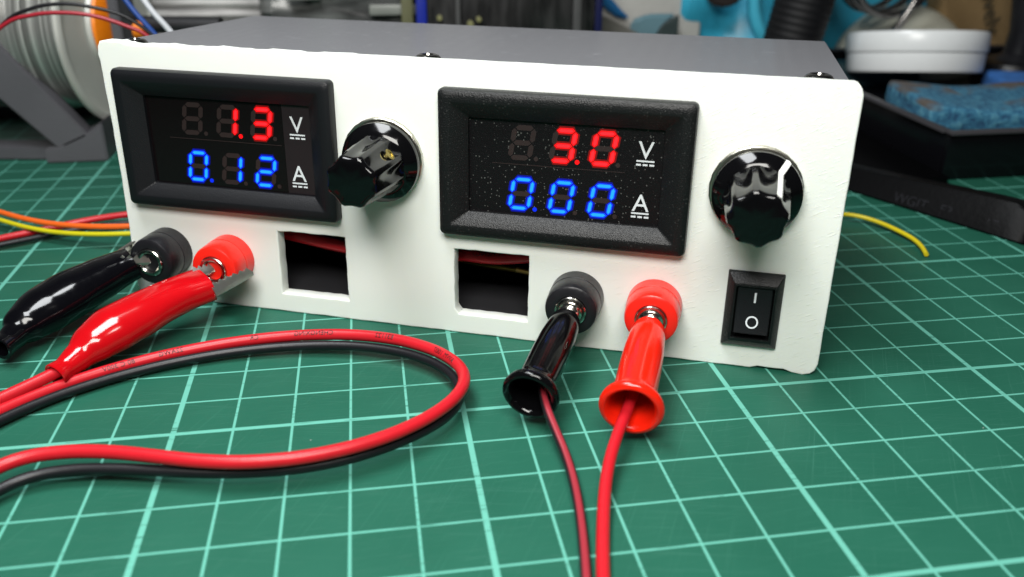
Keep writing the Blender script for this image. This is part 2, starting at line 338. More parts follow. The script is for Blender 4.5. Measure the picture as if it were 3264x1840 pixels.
def tube(name, pts, r, m, parent=None, n=16, sub=8, cap=True, rb=None, flat=False, ra_list=None, rb_list=None, it=2, hollow=False, up=(0,0,1), sq=None):
    """tube along a path; sideways radius r (or ra_list per control point), upright radius rb"""
    base = smooth_pts(pts, it) if it else [Vector(p) for p in pts]
    P = spline(base, sub); N = len(P); bm = bmesh.new(); uvl = bm.loops.layers.uv.new('UVMap'); rings = []; L = [0]
    for i in range(1, N): L.append(L[-1]+(P[i]-P[i-1]).length)
    def interp(lst, i):
        t = i/(N-1)*(len(lst)-1); k = min(int(t), len(lst)-2); u = t-k
        u = u*u*(3-2*u)*.5+u*.5
        return lst[k]*(1-u)+lst[k+1]*u
    for i, p in enumerate(P):
        t = (P[min(i+1, N-1)]-P[max(i-1, 0)]).normalized()
        sd = t.cross(Vector(up)).normalized(); uu = sd.cross(t)
        a_ = interp(ra_list, i) if ra_list else r; b_ = interp(rb_list, i) if rb_list else (rb or a_)
        e_ = interp(sq, i) if sq else 1.0
        cs = lambda x: math.copysign(abs(x)**e_, x)
        rings.append([bm.verts.new(p+sd*(a_*cs(math.cos(2*math.pi*k/n)))+uu*(b_*cs(math.sin(2*math.pi*k/n)))) for k in range(n)])
    for i in range(N-1):
        for k in range(n):
            f = bm.faces.new((rings[i][k], rings[i][(k+1)%n], rings[i+1][(k+1)%n], rings[i+1][k]))
            for lp, uvv in zip(f.loops, ((L[i], k/n), (L[i], (k+1)/n), (L[i+1], (k+1)/n), (L[i+1], k/n))): lp[uvl].uv = uvv
    if hollow:      # open rim at the first ring with a wall and a floor
        t = (P[1]-P[0]).normalized(); prev = rings[0]
        for sc, dp in ((.93, -.02), (.72, .0), (.66, .5)):
            cen = P[0]+t*dp
            nr = [bm.verts.new(cen+(v.co-P[0])*sc) for v in rings[0]]
            for k in range(n): bm.faces.new((prev[k], nr[k], nr[(k+1)%n], prev[(k+1)%n]))
            prev = nr
        bm.faces.new(prev); bm.faces.new(rings[-1])
    elif cap: bm.faces.new(rings[0][::-1]); bm.faces.new(rings[-1])
    return from_bm(name, bm, m, parent)
def poly_prism(bm, pts, y0, y1, axes='xz', mi=0):
    """flat outline (u,v) extruded between two depths"""
    f = (lambda u, v, d: (u, d, v)) if axes == 'xz' else (lambda u, v, d: (u, v, d))
    a = [bm.verts.new(f(u, v, y0)) for u, v in pts]; b = [bm.verts.new(f(u, v, y1)) for u, v in pts]
    fs = [bm.faces.new(a), bm.faces.new(b[::-1])]
    for i in range(len(pts)): fs.append(bm.faces.new((a[i], b[i], b[(i+1)%len(pts)], a[(i+1)%len(pts)])))
    for x in fs: x.material_index = mi
def rrect(w, h, r, n=5):
    out = []
    for cx, cy, a0 in ((w/2-r, h/2-r, 0), (-w/2+r, h/2-r, 90), (-w/2+r, -h/2+r, 180), (w/2-r, -h/2+r, 270)):
        for k in range(n+1):
            a = R(a0+90*k/n); out.append((cx+r*math.cos(a), cy+r*math.sin(a)))
    return out
def rings_mesh(bm, rings, cap_last=True, cap_first=False):
    vs_ = [[bm.verts.new(p) for p in r] for r in rings]; n = len(vs_[0])
    for a, b in zip(vs_, vs_[1:]):
        for i in range(n): bm.faces.new((a[i], a[(i+1)%n], b[(i+1)%n], b[i]))
    if cap_last: bm.faces.new(vs_[-1])
    if cap_first: bm.faces.new(vs_[0][::-1])
def text_mesh(s, size, extrude=.002, align='CENTER'):
    cu = bpy.data.curves.new('t', 'FONT'); cu.body = s; cu.size = size; cu.extrude = extrude; cu.align_x = align; cu.resolution_u = 4
    o = bpy.data.objects.new('t', cu); C.objects.link(o)
    dg = bpy.context.evaluated_depsgraph_get(); me = bpy.data.meshes.new_from_object(o.evaluated_get(dg))
    bpy.data.objects.remove(o); bpy.data.curves.remove(cu); return me
def curve_plate(name, loops, thick, bev, m, parent):
    cu = bpy.data.curves.new('t', 'CURVE'); cu.dimensions = '2D'; cu.fill_mode = 'BOTH'; cu.extrude = thick/2-bev; cu.bevel_depth = bev; cu.bevel_resolution = 2; cu.offset = -bev
    for lp in loops:
        s = cu.splines.new('POLY'); s.points.add(len(lp)-1); s.use_cyclic_u = True
        for p, (x, y) in zip(s.points, lp): p.co = (x, y, 0, 1)
    o = bpy.data.objects.new('t', cu); C.objects.link(o)
    dg = bpy.context.evaluated_depsgraph_get(); me = bpy.data.meshes.new_from_object(o.evaluated_get(dg)); me.name = name
    bpy.data.objects.remove(o); bpy.data.curves.remove(cu)
    me.materials.clear()
    for v in me.vertices: v.co = (v.co.x, thick/2-v.co.z, v.co.y)
    return link(name, me, m, parent)
def wire_text(s, pts, size, r, start, m, parent, flip=True, ang=.25, sub=8):
    """flat print wrapped on a wire, upside down when flip"""
    P = spline(smooth_pts(pts, 2), sub); L = [0]
    for i in range(1, len(P)): L.append(L[-1]+(P[i]-P[i-1]).length)
    me = text_mesh(s, size, 0, 'LEFT')
    def at(d):
        d = max(0, min(L[-1]-1e-3, d)); k = 0
        while L[k+1] < d: k += 1
        u = (d-L[k])/(L[k+1]-L[k]); t = (P[min(k+2, len(P)-1)]-P[max(k-1, 0)]).normalized()
        return P[k].lerp(P[k+1], u), t
    for v in me.vertices:
        x, y = v.co.x, v.co.y-size*.35
        d = start-x if flip else start+x
        if flip: y = -y
        p, t = at(d); sd = t.cross(Vector((0,0,1))).normalized(); up = sd.cross(t)
        a = 2*math.pi*ang - y/r
        v.co = p+sd*((r+.004)*math.cos(a))+up*((r+.004)*math.sin(a))
    me.materials.clear()
    o = link('printed_lettering', me, m, parent, smooth=False); return o

# ------------------------------------------------------------------ setting
d = bpy.data.meshes.new('desk_top')
bm = bmesh.new(); add_box(bm, (0, 40, -1.4), (300, 200, 2), 0)
tag(from_bm('desk_top', bm, mat('dark_desk', (.03,.028,.027), .5, bump=.1, var=.2), None, False), kind='structure')
bm = bmesh.new(); add_box(bm, (-2, 5, -.16), (60, 48, .30), .04)
mo = from_bm('cutting_mat', bm, MAT_MAT); tag(mo, 'green self-healing cutting mat with pale one centimetre grid lines', 'cutting mat')
mo.location.z = 0.0
bm = bmesh.new(); add_box(bm, (0, 50, 30), (260, 1, 64), 0)
tag(from_bm('back_wall', bm, mat('pale_wall', (.78,.78,.78), .8, var=.2, vscale=.1), None, False), kind='structure')

# ------------------------------------------------------------------ the bench power supply (local: x right, y into the depth, z up)
PS = thing('bench_power_supply', (-11.7849, 5.9319, 0), 'small home-made bench power supply with white front panel, two meters and grey printed case', 'power supply', rot=(-0.0323, 0, -0.4003))
W, H = 14.79, 5.57
out = []
def wob(t, a): return a*(math.sin(t*5.1)+.6*math.sin(t*11.7+1)+.4*math.sin(t*23+2))
nx = 120
for k in range(nx+1):           # top edge, right to left
    x = W-.16-(W-.32)*k/nx; amp = .011 if x < 5.5 else .0025
    z = H+wob(x, amp)+(.03 if x < .6 else 0)
    out.append((x, z))
out += [(.06, H+.02), (.0, H-.08), (-.03, H-.25)]
for k in range(1, 40): z = H-.25-(H-.5)*k/40; out.append((-.02+.10*math.sin(math.pi*(H-z)/H)*.6+wob(z, .004), z))
out += [(.03, .12), (.10, .03)]
for k in range(1, 90): x = .10+(W-.4)*k/90; out.append((x, .0+wob(x+3, .004)+(.05 if x > 13.6 and x < 14.2 else 0)))
out += [(W-.26, -.02), (W-.12, .02), (W-.04, .10), (W, .24)]
for k in range(1, 30): z = .24+(H-.46)*k/30; out.append((W+wob(z, .0025), z))
out += [(W, H-.2), (W-.04, H-.09), (W-.1, H-.02)]
def rect(x0, z0, x1, z1, j=.0):
    p = []
    for (a, b), (c, d_) in (((x0,z0),(x1,z0)), ((x1,z0),(x1,z1)), ((x1,z1),(x0,z1)), ((x0,z1),(x0,z0))):
        for k in range(10): p.append((a+(c-a)*k/10+random.uniform(-j, j), b+(d_-b)*k/10+random.uniform(-j, j)))
    return p
MX = (2.74, 9.70); MZ = 3.665
holes = [rect(3.63, .43, 5.165, 1.865, .008), rect(7.535, .43, 9.08, 1.865, .008)]
holes[1][0] = (7.62, .43); holes[1][-1] = (7.535, .55); holes[0][29] = (3.66, 1.84)
for cx in MX: holes.append(rect(cx-2.2, MZ-1.25, cx+2.2, MZ+1.25))
holes.append(rect(13.05, .62, 13.85, 1.88))
curve_plate('front_panel', [out]+holes, .30, .025, PANEL, PS)
# rear case: hollow, open towards the panel
bm = bmesh.new()
x0, x1, y0, y1, z0, z1, t = -.06, 14.62, .302, 5.85, .2, 5.50, .25
def cbox(x0, x1, y0, y1, z0, z1): return [bm.verts.new(p) for p in ((x0,y0,z0),(x1,y0,z0),(x1,y0,z1),(x0,y0,z1),(x0,y1,z0),(x1,y1,z0),(x1,y1,z1),(x0,y1,z1))]
o_ = cbox(x0, x1, y0, y1, z0, z1); i_ = cbox(x0+t, x1-t, y0, y1-t, z0+t*.4, z1-t)
o_[6].co.x -= .02; o_[7].co.x += .36; o_[7].co.z += .0
for q in ((4,5,6,7),(0,1,5,4),(1,2,6,5),(2,3,7,6),(3,0,4,7)):
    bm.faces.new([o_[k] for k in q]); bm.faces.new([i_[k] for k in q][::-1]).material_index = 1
for a, b in ((0,1),(1,2),(2,3),(3,0)): bm.faces.new((o_[a], o_[b], i_[b], i_[a]))
ed = [e for e in bm.edges if all(v in o_ for v in e.verts) and not all(v in o_[:4] for v in e.verts)]
bmesh.ops.bevel(bm, geom=ed, offset=.03, segments=2, affect='EDGES')
from_bm('rear_case', bm, [CASE, mat('shaded_inside', (.028,.028,.031), .45, bump=.3, bscale=6, stretch=(1,8,8))], PS)  # inner faces: same plastic, with the shade put into a darker colour
# screws on top
for x, y in ((.52, .50), (6.90, .50), (14.08, .60)):
    s = lathe('screw', [(0,.25),(.05,.26),(.10,.22),(.125,.17),(.125,.12),(.06,.09),(.06,0)], (x, y, 5.47), (0,0,1), BLKM, PS, 24)
    q = bmesh.new()
    for a in (0, 90): add_box(q, (x, y, 5.595), (.20, .05, .03), 0, Matrix.Rotation(R(a+20), 3, 'Z')) if False else None
    q.free()
# meters
def digit_mesh(w=.47, h=.675, sl=.105, on='abcdefg', dp=None, core=1):
    """seven segment digit; material slots: 0 unlit, 1 lit, 2 core, 3 dot lit"""
    bm = bmesh.new(); T = .098; g = .014
    def P(x, z): return (x+sl*z/h, z)
    def seg(p0, p1, horiz):
        (xa, za), (xb, zb) = p0, p1; k = T/2
        if horiz: pts = [(xa+g,za),(xa+k+g,za+k),(xb-k-g,zb+k),(xb-g,zb),(xb-k-g,zb-k),(xa+k+g,za-k)]
        else: pts = [(xa,za+g),(xa+k,za+k+g),(xb+k,zb-k-g),(xb,zb-g),(xb-k,zb-k-g),(xa-k,za+k+g)]
        return pts
    k = T/2; l, r, b, m_, t_ = k, w-k, k, h/2, h-k
    S = dict(a=seg((l,t_),(r,t_),1), g=seg((l,m_),(r,m_),1), d=seg((l,b),(r,b),1), f=seg((l,m_),(l,t_),0), b=seg((r,m_),(r,t_),0), e=seg((l,b),(l,m_),0), c=seg((r,b),(r,m_),0))
    for kx, pts in S.items():
        lit = kx in on
        poly_prism(bm, [P(*p) for p in pts], 0, -.006 if lit else -.003, mi=1 if lit else 0)
        if lit:
            hx = sum(p[0] for p in pts)/6; hz = sum(p[1] for p in pts)/6; horiz = kx in 'agd'
            poly_prism(bm, [P(hx+(p[0]-hx)*(1.10 if horiz else 1.7), hz+(p[1]-hz)*(1.7 if horiz else 1.10)) for p in pts], 0, -.0015-.0002*ord(kx)/100, mi=4)  # wider halo shape: glow added around the lit segment
            cx = sum(p[0] for p in pts)/6; cz = sum(p[1] for p in pts)/6
            poly_prism(bm, [P(cx+(p[0]-cx)*.80, cz+(p[1]-cz)*.80) if kx in 'agd' else P(cx+(p[0]-cx)*.62, cz+(p[1]-cz)*.84) for p in pts] if kx not in 'agd' else [P(cx+(p[0]-cx)*.82, cz+(p[1]-cz)*.60) for p in pts], -.006, -.008, mi=2)
    dc = P(w+.085, .045)
    poly_prism(bm, [(dc[0]+.045*math.cos(a*math.pi/6), dc[1]+.045*math.sin(a*math.pi/6)) for a in range(12)], 0, -.006 if dp else -.003, mi=3 if dp else 0)
    bmesh.ops.recalc_face_normals(bm, faces=bm.faces)
    me = bpy.data.meshes.new('digit'); bm.to_mesh(me); bm.free(); return me
SEGS = {'0':'abcdef','1':'bc','2':'abged','3':'abgcd',' ':''}
def meter(cx, cz, volts, amps, fb, fs, label):
    bm = bmesh.new()
    bw, bh = 4.80, 2.87
    def ring(ins, y, r, sh=0): return [(cx+u, y, cz+v+sh) for u, v in rrect(bw-2*ins, bh-2*ins, r)]
    def win(y, gx=0): 
        pts = rrect(3.70+gx, 1.86+gx, .03); return [(cx+u, y, cz+v-.04) for u, v in pts]
    rings_mesh(bm, [ring(0,-.002,.10), ring(0,-.16,.10), ring(.02,-.215,.10), ring(.07,-.25,.10), ring(.13,-.262,.10), ring(.22,-.262,.06), ring(.25,-.255,.05), win(-.02), win(.06)], cap_last=False)
    b = from_bm('panel_meter', bm, fb, PS); b['label'] = label
    bm = bmesh.new(); poly_prism(bm, [(cx+u, cz+v-.04) for u, v in rrect(3.78, 1.94, .03)], .10, .055)
    from_bm('screen', bm, fs, b, False)
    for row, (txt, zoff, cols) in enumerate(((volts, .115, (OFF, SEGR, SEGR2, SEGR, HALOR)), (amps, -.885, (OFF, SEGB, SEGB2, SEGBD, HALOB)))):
        chars = [];
        for ch in txt:
            if ch == '.': chars[-1] = (chars[-1][0], True)
            else: chars.append((ch, False))
        for i, (ch, dp) in enumerate(chars):
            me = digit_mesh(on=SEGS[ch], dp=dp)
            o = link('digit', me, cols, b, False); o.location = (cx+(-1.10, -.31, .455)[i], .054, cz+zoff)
            if ch != ' ': o['label'] = f"lit {('red','blue')[row]} digit {ch}"
            else: o['label'] = 'unlit digit'
    # faint seam between the two rows and the paler strip at the right
    bm = bmesh.new(); add_box(bm, (cx-.12, .053, cz+.03), (2.55, .006, .012), 0); from_bm('display_seam', bm, OFF, b, False)
    for ch, x, z in (('V', 1.52, .32), ('A', 1.49, -.69)):
        me = text_mesh(ch, .475, .002); me.materials.clear()
        o = link('unit_letter', me, INK, b, False); o.rotation_euler = (R(90), 0, 0); o.location = (cx+x, .048, cz+z)
        bm = bmesh.new(); add_box(bm, (cx+x, .050, cz+z-.045), (.33, .006, .030), 0)
        for k in (-1, 0, 1): add_box(bm, (cx+x+k*.122, .050, cz+z-.115), (.088, .006, .034), 0)
        from_bm('direct_current_mark', bm, INK, b, False)
    return b
meter(MX[0], MZ, ' 1.3', '0.12', BEZEL, SCREEN, 'black panel meter reading 1.3 V and 0.12 A')
box('display_margin', (2.74+1.53, .053, MZ-.04), (.62, .006, 1.84), mat('brownish_margin_film', (.014,.009,.011), .35, var=.1), [o for o in C.objects if o.name.startswith('panel_meter')][0], 0)
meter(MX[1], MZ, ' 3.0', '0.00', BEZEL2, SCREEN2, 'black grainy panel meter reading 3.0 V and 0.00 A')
# knobs
def knob(cx, cz, ang, hasptr, label):
    nut = lathe('mounting_washer', [(0,.60),(0,.80),(.02,.825),(.10,.825),(.12,.80),(.12,.4)], (cx-.02, -.002, cz+.02), (0,-1,0), KNURL, PS, 64, lambda s, r, a: r*(1+.006*math.sin(a*40)) if r > .7 else r)
    bm = bmesh.new()
    add_lathe(bm, [(.14,.3),(.15,.74),(.17,.785),(.22,.795),(.30,.785),(.36,.73),(.42,.66),(.47,.60),(.50,.50)], (cx, 0, cz), (0,-1,0), 72)
    NL = 8
    x, y, z = frame((0,-1,0))
    def rf(s, r, a):
        u = max(0, min(1, (s-.46)/.14))
        fl = max(0, abs(math.sin((a-ang)*NL/2))-.34)/.66; k = (.17-.09*max(0, min(1, (s-.5)/1.1)))*fl
        return r*(1-k*u)
    add_lathe(bm, [(.44,.60),(.52,.585),(.62,.575),(.9,.555),(1.3,.525),(1.60,.500),(1.66,.485),(1.69,.45),(1.70,.40),(1.70,.0)], (cx, 0, cz), (0,-1,0), 192, rf)
    bmesh.ops.remove_doubles(bm, verts=bm.verts, dist=1e-5)
    k = from_bm('knob', bm, BLK, PS); k['label'] = label
    if hasptr:
        bm = bmesh.new(); pts = [(.225,.782),(.30,.80),(.37,.742),(.43,.67),(.48,.602),(.62,.588),(.9,.568),(1.3,.538),(1.62,.510)]
        dr = x*math.cos(ang)+y*math.sin(ang); tg = z.cross(dr)
        prev = None
        for i, (s, r) in enumerate(pts):
            wd = .055; c0 = Vector((cx,0,cz))+z*s+dr*r
            cur = [bm.verts.new(c0+tg*wd), bm.verts.new(c0+dr*.012+z*.004), bm.verts.new(c0-tg*wd), bm.verts.new(c0-dr*.03)]
            if prev:
                for q in range(4): bm.faces.new((prev[q], prev[(q+1)%4], cur[(q+1)%4], cur[q]))
            else: bm.faces.new(cur[::-1])
            prev = cur
        bm.faces.new(prev); from_bm('pointer_line', bm, WHITEP, k)
    return k
# frame((0,-1,0)): x axis = (0,0,1)x(0,-1,0) = (1,0,0); y axis points to z -> angle measured from +x, anticlockwise
xk, yk, zk = frame((0,-1,0))
def ang_of(dx, dz):
    v = Vector((dx, 0, dz)); return math.atan2(v.dot(yk), v.dot(xk))
knob(6.13, 3.60, ang_of(-.9,-.35), False, 'left glossy black fluted knob')
knob(13.25, 3.57, ang_of(.47,.66), True, 'right glossy black fluted knob with white pointer line')
kn = [o for o in C.objects if o.name.startswith('knob')]
sa = ang_of(.46,.36); dr = xk*math.cos(sa)+yk*math.sin(sa)
lathe('set_screw', [(0,.115),(.012,.115),(.012,.075),(-.05,.07),(-.05,0)], Vector((6.13,0,3.60))+zk*.80+dr*.535, dr, BRASS, kn[0], 20)
# binding sockets
def socket(cx, cz, m, label, L=.75):
    s = lathe('socket', [(0,.535),(.30,.532),(.305,.522),(.32,.528),(L-.10,.515),(L-.03,.495),(L,.45),(L,.31),(L-.03,.30)], (cx, -.002, cz), (0,-1,0), m, PS, 64)
    s['label'] = label
    lathe('metal_insert', [(L-.05,.30),(L+.03,.30),(L+.045,.285),(L+.045,.235),(L+.02,.205),(L-.45,.20),(L-.45,0)], (cx, -.002, cz), (0,-1,0), NICKEL, s, 48)
    return s
SOCK = ((1.00,1.15), (2.49,1.13), (10.08,1.12), (11.61,1.12))
socket(*SOCK[0], BLKS, 'black socket at the far left'); socket(*SOCK[1], REDS, 'red socket beside the left black one')
socket(*SOCK[2], BLKS, 'black socket with the plug in it'); socket(*SOCK[3], REDS, 'red socket with the plug in it')
# rocker switch
bm = bmesh.new(); cx, cz = 13.45, 1.25
def rr(w, h, y, r=.02, dz=0): return [(cx+u, y, cz+v+dz) for u, v in rrect(w, h, r, 3)]
rings_mesh(bm, [rr(1.03,1.53,-.002), rr(1.03,1.53,-.05), rr(.99,1.49,-.085), rr(.80,1.20,-.215), rr(.77,1.17,-.225), rr(.70,1.06,-.225), rr(.69,1.05,-.02)], cap_last=True)
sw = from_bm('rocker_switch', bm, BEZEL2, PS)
bm = bmesh.new(); q = 13.45
vv = [bm.verts.new(p) for p in ((q-.31,-.03,.78),(q+.31,-.03,.78),(q+.31,-.03,1.77),(q-.31,-.03,1.77),(q-.31,-.31,.86),(q+.31,-.31,.86),(q+.31,-.19,1.76),(q-.31,-.19,1.76),(q-.31,-.20,1.32),(q+.31,-.20,1.32))]
for f in ((0,1,5,4),(4,5,9,8),(8,9,6,7),(7,6,2,3)): bm.faces.new([vv[k] for k in f])
bm.faces.new([vv[k] for k in (0,4,8,7,3)]); bm.faces.new([vv[k] for k in (1,2,6,9,5)]); bm.faces.new([vv[k] for k in (0,3,2,1)])
bmesh.ops.bevel(bm, geom=list(bm.edges), offset=.012, segments=2, affect='EDGES')
rk = from_bm('rocker', bm, BEZEL, sw)
bm = bmesh.new(); add_box(bm, (13.465, -.198, 1.565), (.035, .008, .20), 0); from_bm('on_mark', bm, INK, sw, False)
bm = bmesh.new(); n_ = 32; cz_ = 1.09; cy_ = -.262
for i in range(n_):
    a0, a1 = 2*math.pi*i/n_, 2*math.pi*(i+1)/n_
    def pp(a, r): return bm.verts.new((13.455+r*.98*math.cos(a), -.205-.11*(1.32-(cz_+r*math.sin(a)))/.46-.006, cz_+r*math.sin(a)))
    bm.faces.new((pp(a0,.118), pp(a1,.118), pp(a1,.088), pp(a0,.088)))
from_bm('off_mark', bm, INK, sw, False)
# wiring inside, seen through the two openings
def inner(pts, r, m, **k): return tube('internal_wire', pts, r, m, PS, it=0, **k)
p1 = [(2.4,.68,1.75),(3.40,.7,1.56),(3.81,.7,1.50),(4.76,.7,1.38),(5.6,.72,1.30),(6.6,.72,1.36),(7.4,.7,1.46),(8.22,.7,1.47),(8.96,.7,1.585),(9.6,.7,1.70)]
inner(p1, .135, REDW)
inner([(2.0,2.2,1.0),(3.0,2.2,.85),(4.2,2.2,.66),(5.4,2.1,.6)], .12, mat('dark_red_wire', (.10,.004,.006), .4, var=.1))
wire_text('CHENGXING', p1, .16, .135, 6.0, DINK, PS, sub=8, ang=.12)
inner([(6.4,1.8,1.0),(7.5,1.75,.90),(8.5,1.7,.85)], .085, mat('olive_brass_sleeve', (.12,.11,.01), .25, .6, bump=.1))
inner([(8.45,1.7,.87),(8.8,1.68,.84)], .10, BRASS)
# body colour of the inside: circuit board far back
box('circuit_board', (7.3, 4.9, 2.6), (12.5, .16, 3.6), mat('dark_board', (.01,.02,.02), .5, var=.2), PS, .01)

# ------------------------------------------------------------------ banana plugs and their leads
PSM = Matrix.Translation((-11.7849, 5.9319, 0)) @ Euler((-0.0323, 0, -0.4003)).to_matrix().to_4x4()
def plug(sock, tip_loc, m, wire_pts, wr, wm, label, wlabel, fat=1.0):
    a = PSM @ Vector((sock[0], -.70, sock[1])); b = Vector(tip_loc)
    ax = (b-a).normalized(); L = (b-a).length
    t = thing('banana_plug_lead', (b.x, b.y, 0), label, 'plug lead', 'banana plug leads in the right hand sockets')
    off = Vector((b.x, b.y, 0)); a0 = a-off
    lathe('metal_collar', [(-.5,.19),(.04,.19),(.05,.235),(.10,.235),(.12,.20),(.16,.22),(.20,.22),(.22,.20),(.45,.20)], a0, ax, NICKEL, t, 40)
    prof = [(.26,0),(.26,.21),(.275,.245),(.34,.275),(.6,.31),(1.0,.335),(1.5,.345),(L-.42,.345),(L-.30,.355),(L-.24,.39),(L-.19,.45),(L-.12,.495),(L-.05,.51),(L+.0,.495),(L+.03,.46),(L+.035,.42),(L+.0,.375),(L-.06,.350),(L-.3,.335),(L-1.2,.30),(L-1.3,0)]
    prof = [(s, r*fat) for s, r in prof]
    lathe('plug_sleeve', prof, a0, ax, m, t, 64, close=False)
    inner_end = b-ax*.9
    pts = [inner_end-off, (inner_end+Vector(wire_pts[0]))/2-off]+[Vector(p)-off for p in wire_pts]
    wo = tube('wire', pts, wr, wm, t, n=20)
    if wlabel: wo['label'] = wlabel
    return t, pts
def P2W(x, y, z): return PSM @ Vector((x, y, z))
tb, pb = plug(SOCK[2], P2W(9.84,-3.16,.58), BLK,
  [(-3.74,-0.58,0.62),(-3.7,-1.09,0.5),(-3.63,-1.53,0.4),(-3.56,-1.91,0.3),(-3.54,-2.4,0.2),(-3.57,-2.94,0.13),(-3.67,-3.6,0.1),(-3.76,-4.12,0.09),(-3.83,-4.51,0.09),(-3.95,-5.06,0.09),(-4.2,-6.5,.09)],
  .083, SHEENW, 'glossy black banana plug sleeve with flared rim and a thin black wire', 'thin black wire with a painted red sheen')
tr, pr = plug(SOCK[3], P2W(11.56,-3.22,.62), REDP,
  [(-2.30,-1.2,0.62),(-2.43,-1.4,0.56),(-2.7,-1.82,0.45),(-2.94,-2.26,0.35),(-3.11,-2.69,0.25),(-3.25,-3.17,0.17),(-3.39,-3.67,0.12),(-3.52,-4.18,0.11),(-3.62,-4.57,0.11),(-3.75,-5.11,0.11),(-4.0,-6.5,.11)],
  .098, REDW, 'glossy red banana plug sleeve with flared rim and a red wire', None, 1.08)

# ------------------------------------------------------------------ crocodile clips
def jaw(pa, pb, up, wd, ht, m, parent, off, teeth=7, teethside=1):
    """tapered trough from root pa to tip pb with saw teeth on its edges"""
    pa, pb = Vector(pa)-off, Vector(pb)-off; z = (pb-pa); L = z.length; z.normalize()
    upv = Vector(up); upv = (upv-z*upv.dot(z)).normalized(); sd = z.cross(upv)
    bm = bmesh.new(); N = teeth*2; th = .03
    prof_o, prof_i = [], []
    for i in range(N+1):
        s = i/N; tp = 1-.45*s**1.5; tooth = .07*(i % 2)
        w_ = wd*tp; h_ = ht*tp+tooth-(.0 if s < .97 else .06)
        c = pa+z*(L*s)
        sec = [c+sd*w_+upv*h_, c+sd*w_, c+sd*(w_*.55)-upv*.10*tp, c-sd*(w_*.55)-upv*.10*tp, c-sd*w_, c-sd*w_+upv*h_]
        isec = [c+sd*(w_-th)+upv*h_, c+sd*(w_-th)+upv*.0, c+sd*(w_*.5)-upv*(.10*tp-th), c-sd*(w_*.5)-upv*(.10*tp-th), c-sd*(w_-th), c-sd*(w_-th)+upv*h_]
        prof_o.append([bm.verts.new(p) for p in sec]+[bm.verts.new(p) for p in reversed(isec)])
    for a, b in zip(prof_o, prof_o[1:]):
        n = len(a)
        for k in range(n): bm.faces.new((a[k], a[(k+1)%n], b[(k+1)%n], b[k]))
    bm.faces.new(prof_o[0][::-1]); bm.faces.new(prof_o[-1])
    return from_bm('jaw', bm, m, parent)
off = Vector((-11, 3, 0))
rc = thing('crocodile_clip', off, 'red crocodile clip gripping the red socket, with a red wire from its tail', 'crocodile clip', 'crocodile clips on the left hand sockets')
bp = [(-12.31,1.74,.34),(-12.19,1.92,.38),(-12.0,2.2,.46),(-11.80,2.48,.56),(-11.50,2.84,.66),(-11.12,3.17,.75),(-10.73,3.50,.84),(-10.32,3.80,.91),(-9.90,4.04,.97)]
tube('boot', [Vector(p)-off for p in bp], 0, REDB, rc, n=36, sub=8, it=0, hollow=True, ra_list=[.245,.215,.29,.44,.55,.54,.49,.475,.50], rb_list=[.245,.215,.27,.37,.43,.41,.36,.32,.28], sq=[1,1,1,1,1,.95,.85,.75,.62])
# pinched mouth of the boot
sk = (P2W(2.49,-.8,1.13))
jaw((-9.72,3.62,.93), (-9.00,4.30,1.04), (-.55,.35,.8), .12, .13, STEEL, rc, off, 6)
jaw((-10.15,4.15,1.12), P2W(2.50,-.62,1.13), (-.5,.5,.7), .11, .09, STEEL, rc, off, 5)
tube('wire', [Vector(p)-off for p in [(-11.8,2.4,.5),(-12.08,1.97,.42),(-12.29,1.78,.37),(-12.66,1.50,.32),(-13.08,1.14,.28),(-13.38,.83,.26),(-14.2,.1,.2)]], .115, REDW, rc)
off = Vector((-12.6, 4.3, 0))
bc = thing('crocodile_clip', off, 'black crocodile clip gripping the black socket at the left edge of the panel', 'crocodile clip', 'crocodile clips on the left hand sockets')
bp = [(-13.60,2.80,.43),(-13.53,2.97,.45),(-13.46,3.25,.48),(-13.36,3.55,.53),(-13.10,4.02,.62),(-12.70,4.45,.74),(-12.25,4.83,.86),(-11.86,5.12,.96),(-11.60,5.26,1.02)]
tube('boot', [Vector(p)-off for p in bp], 0, BLKB, bc, n=36, sub=8, it=0, hollow=True, ra_list=[.25,.225,.27,.44,.60,.62,.54,.46,.42], rb_list=[.25,.225,.26,.38,.46,.46,.40,.34,.30], sq=[1,1,1,1,1,.95,.85,.75,.65])
jaw((-12.05,5.15,1.06), (-11.72,6.05,1.16), (.9,-.3,.35), .15, .14, STEEL, bc, off, 6)
jaw((-11.75,5.10,1.10), P2W(1.05,-.60,1.13), (-.1,.2,.9), .17, .13, STEEL, bc, off, 5)

# ------------------------------------------------------------------ twin cable loop in front
LR = [(-14.3,-.6,.15),(-13.36,0.67,0.15),(-13.03,0.92,0.15),(-12.62,1.46,0.15),(-12.05,1.85,0.16),(-11.31,2.23,0.18),(-10.42,2.57,0.21),(-9.46,2.78,0.27),(-8.11,2.78,0.33),(-6.98,2.56,0.42),(-5.96,2.04,0.47),(-5.38,1.47,0.5),(-4.99,0.89,0.52),(-4.87,0.43,0.52),(-4.91,0.01,0.52),(-5.13,-0.45,0.52),(-5.56,-0.90,0.52),(-6.05,-1.25,0.52),(-6.54,-1.49,0.52),(-7.04,-1.68,0.52),(-7.82,-1.85,0.52),(-8.59,-1.83,0.52),(-9.39,-1.62,0.52),(-9.94,-1.35,0.5),(-10.51,-1.1,0.48),(-11.21,-0.9,0.45),(-11.74,-0.86,0.42),(-12.1,-0.94,0.4),(-12.32,-1.06,0.38),(-12.55,-1.26,0.36),(-13.3,-2.1,.3)]
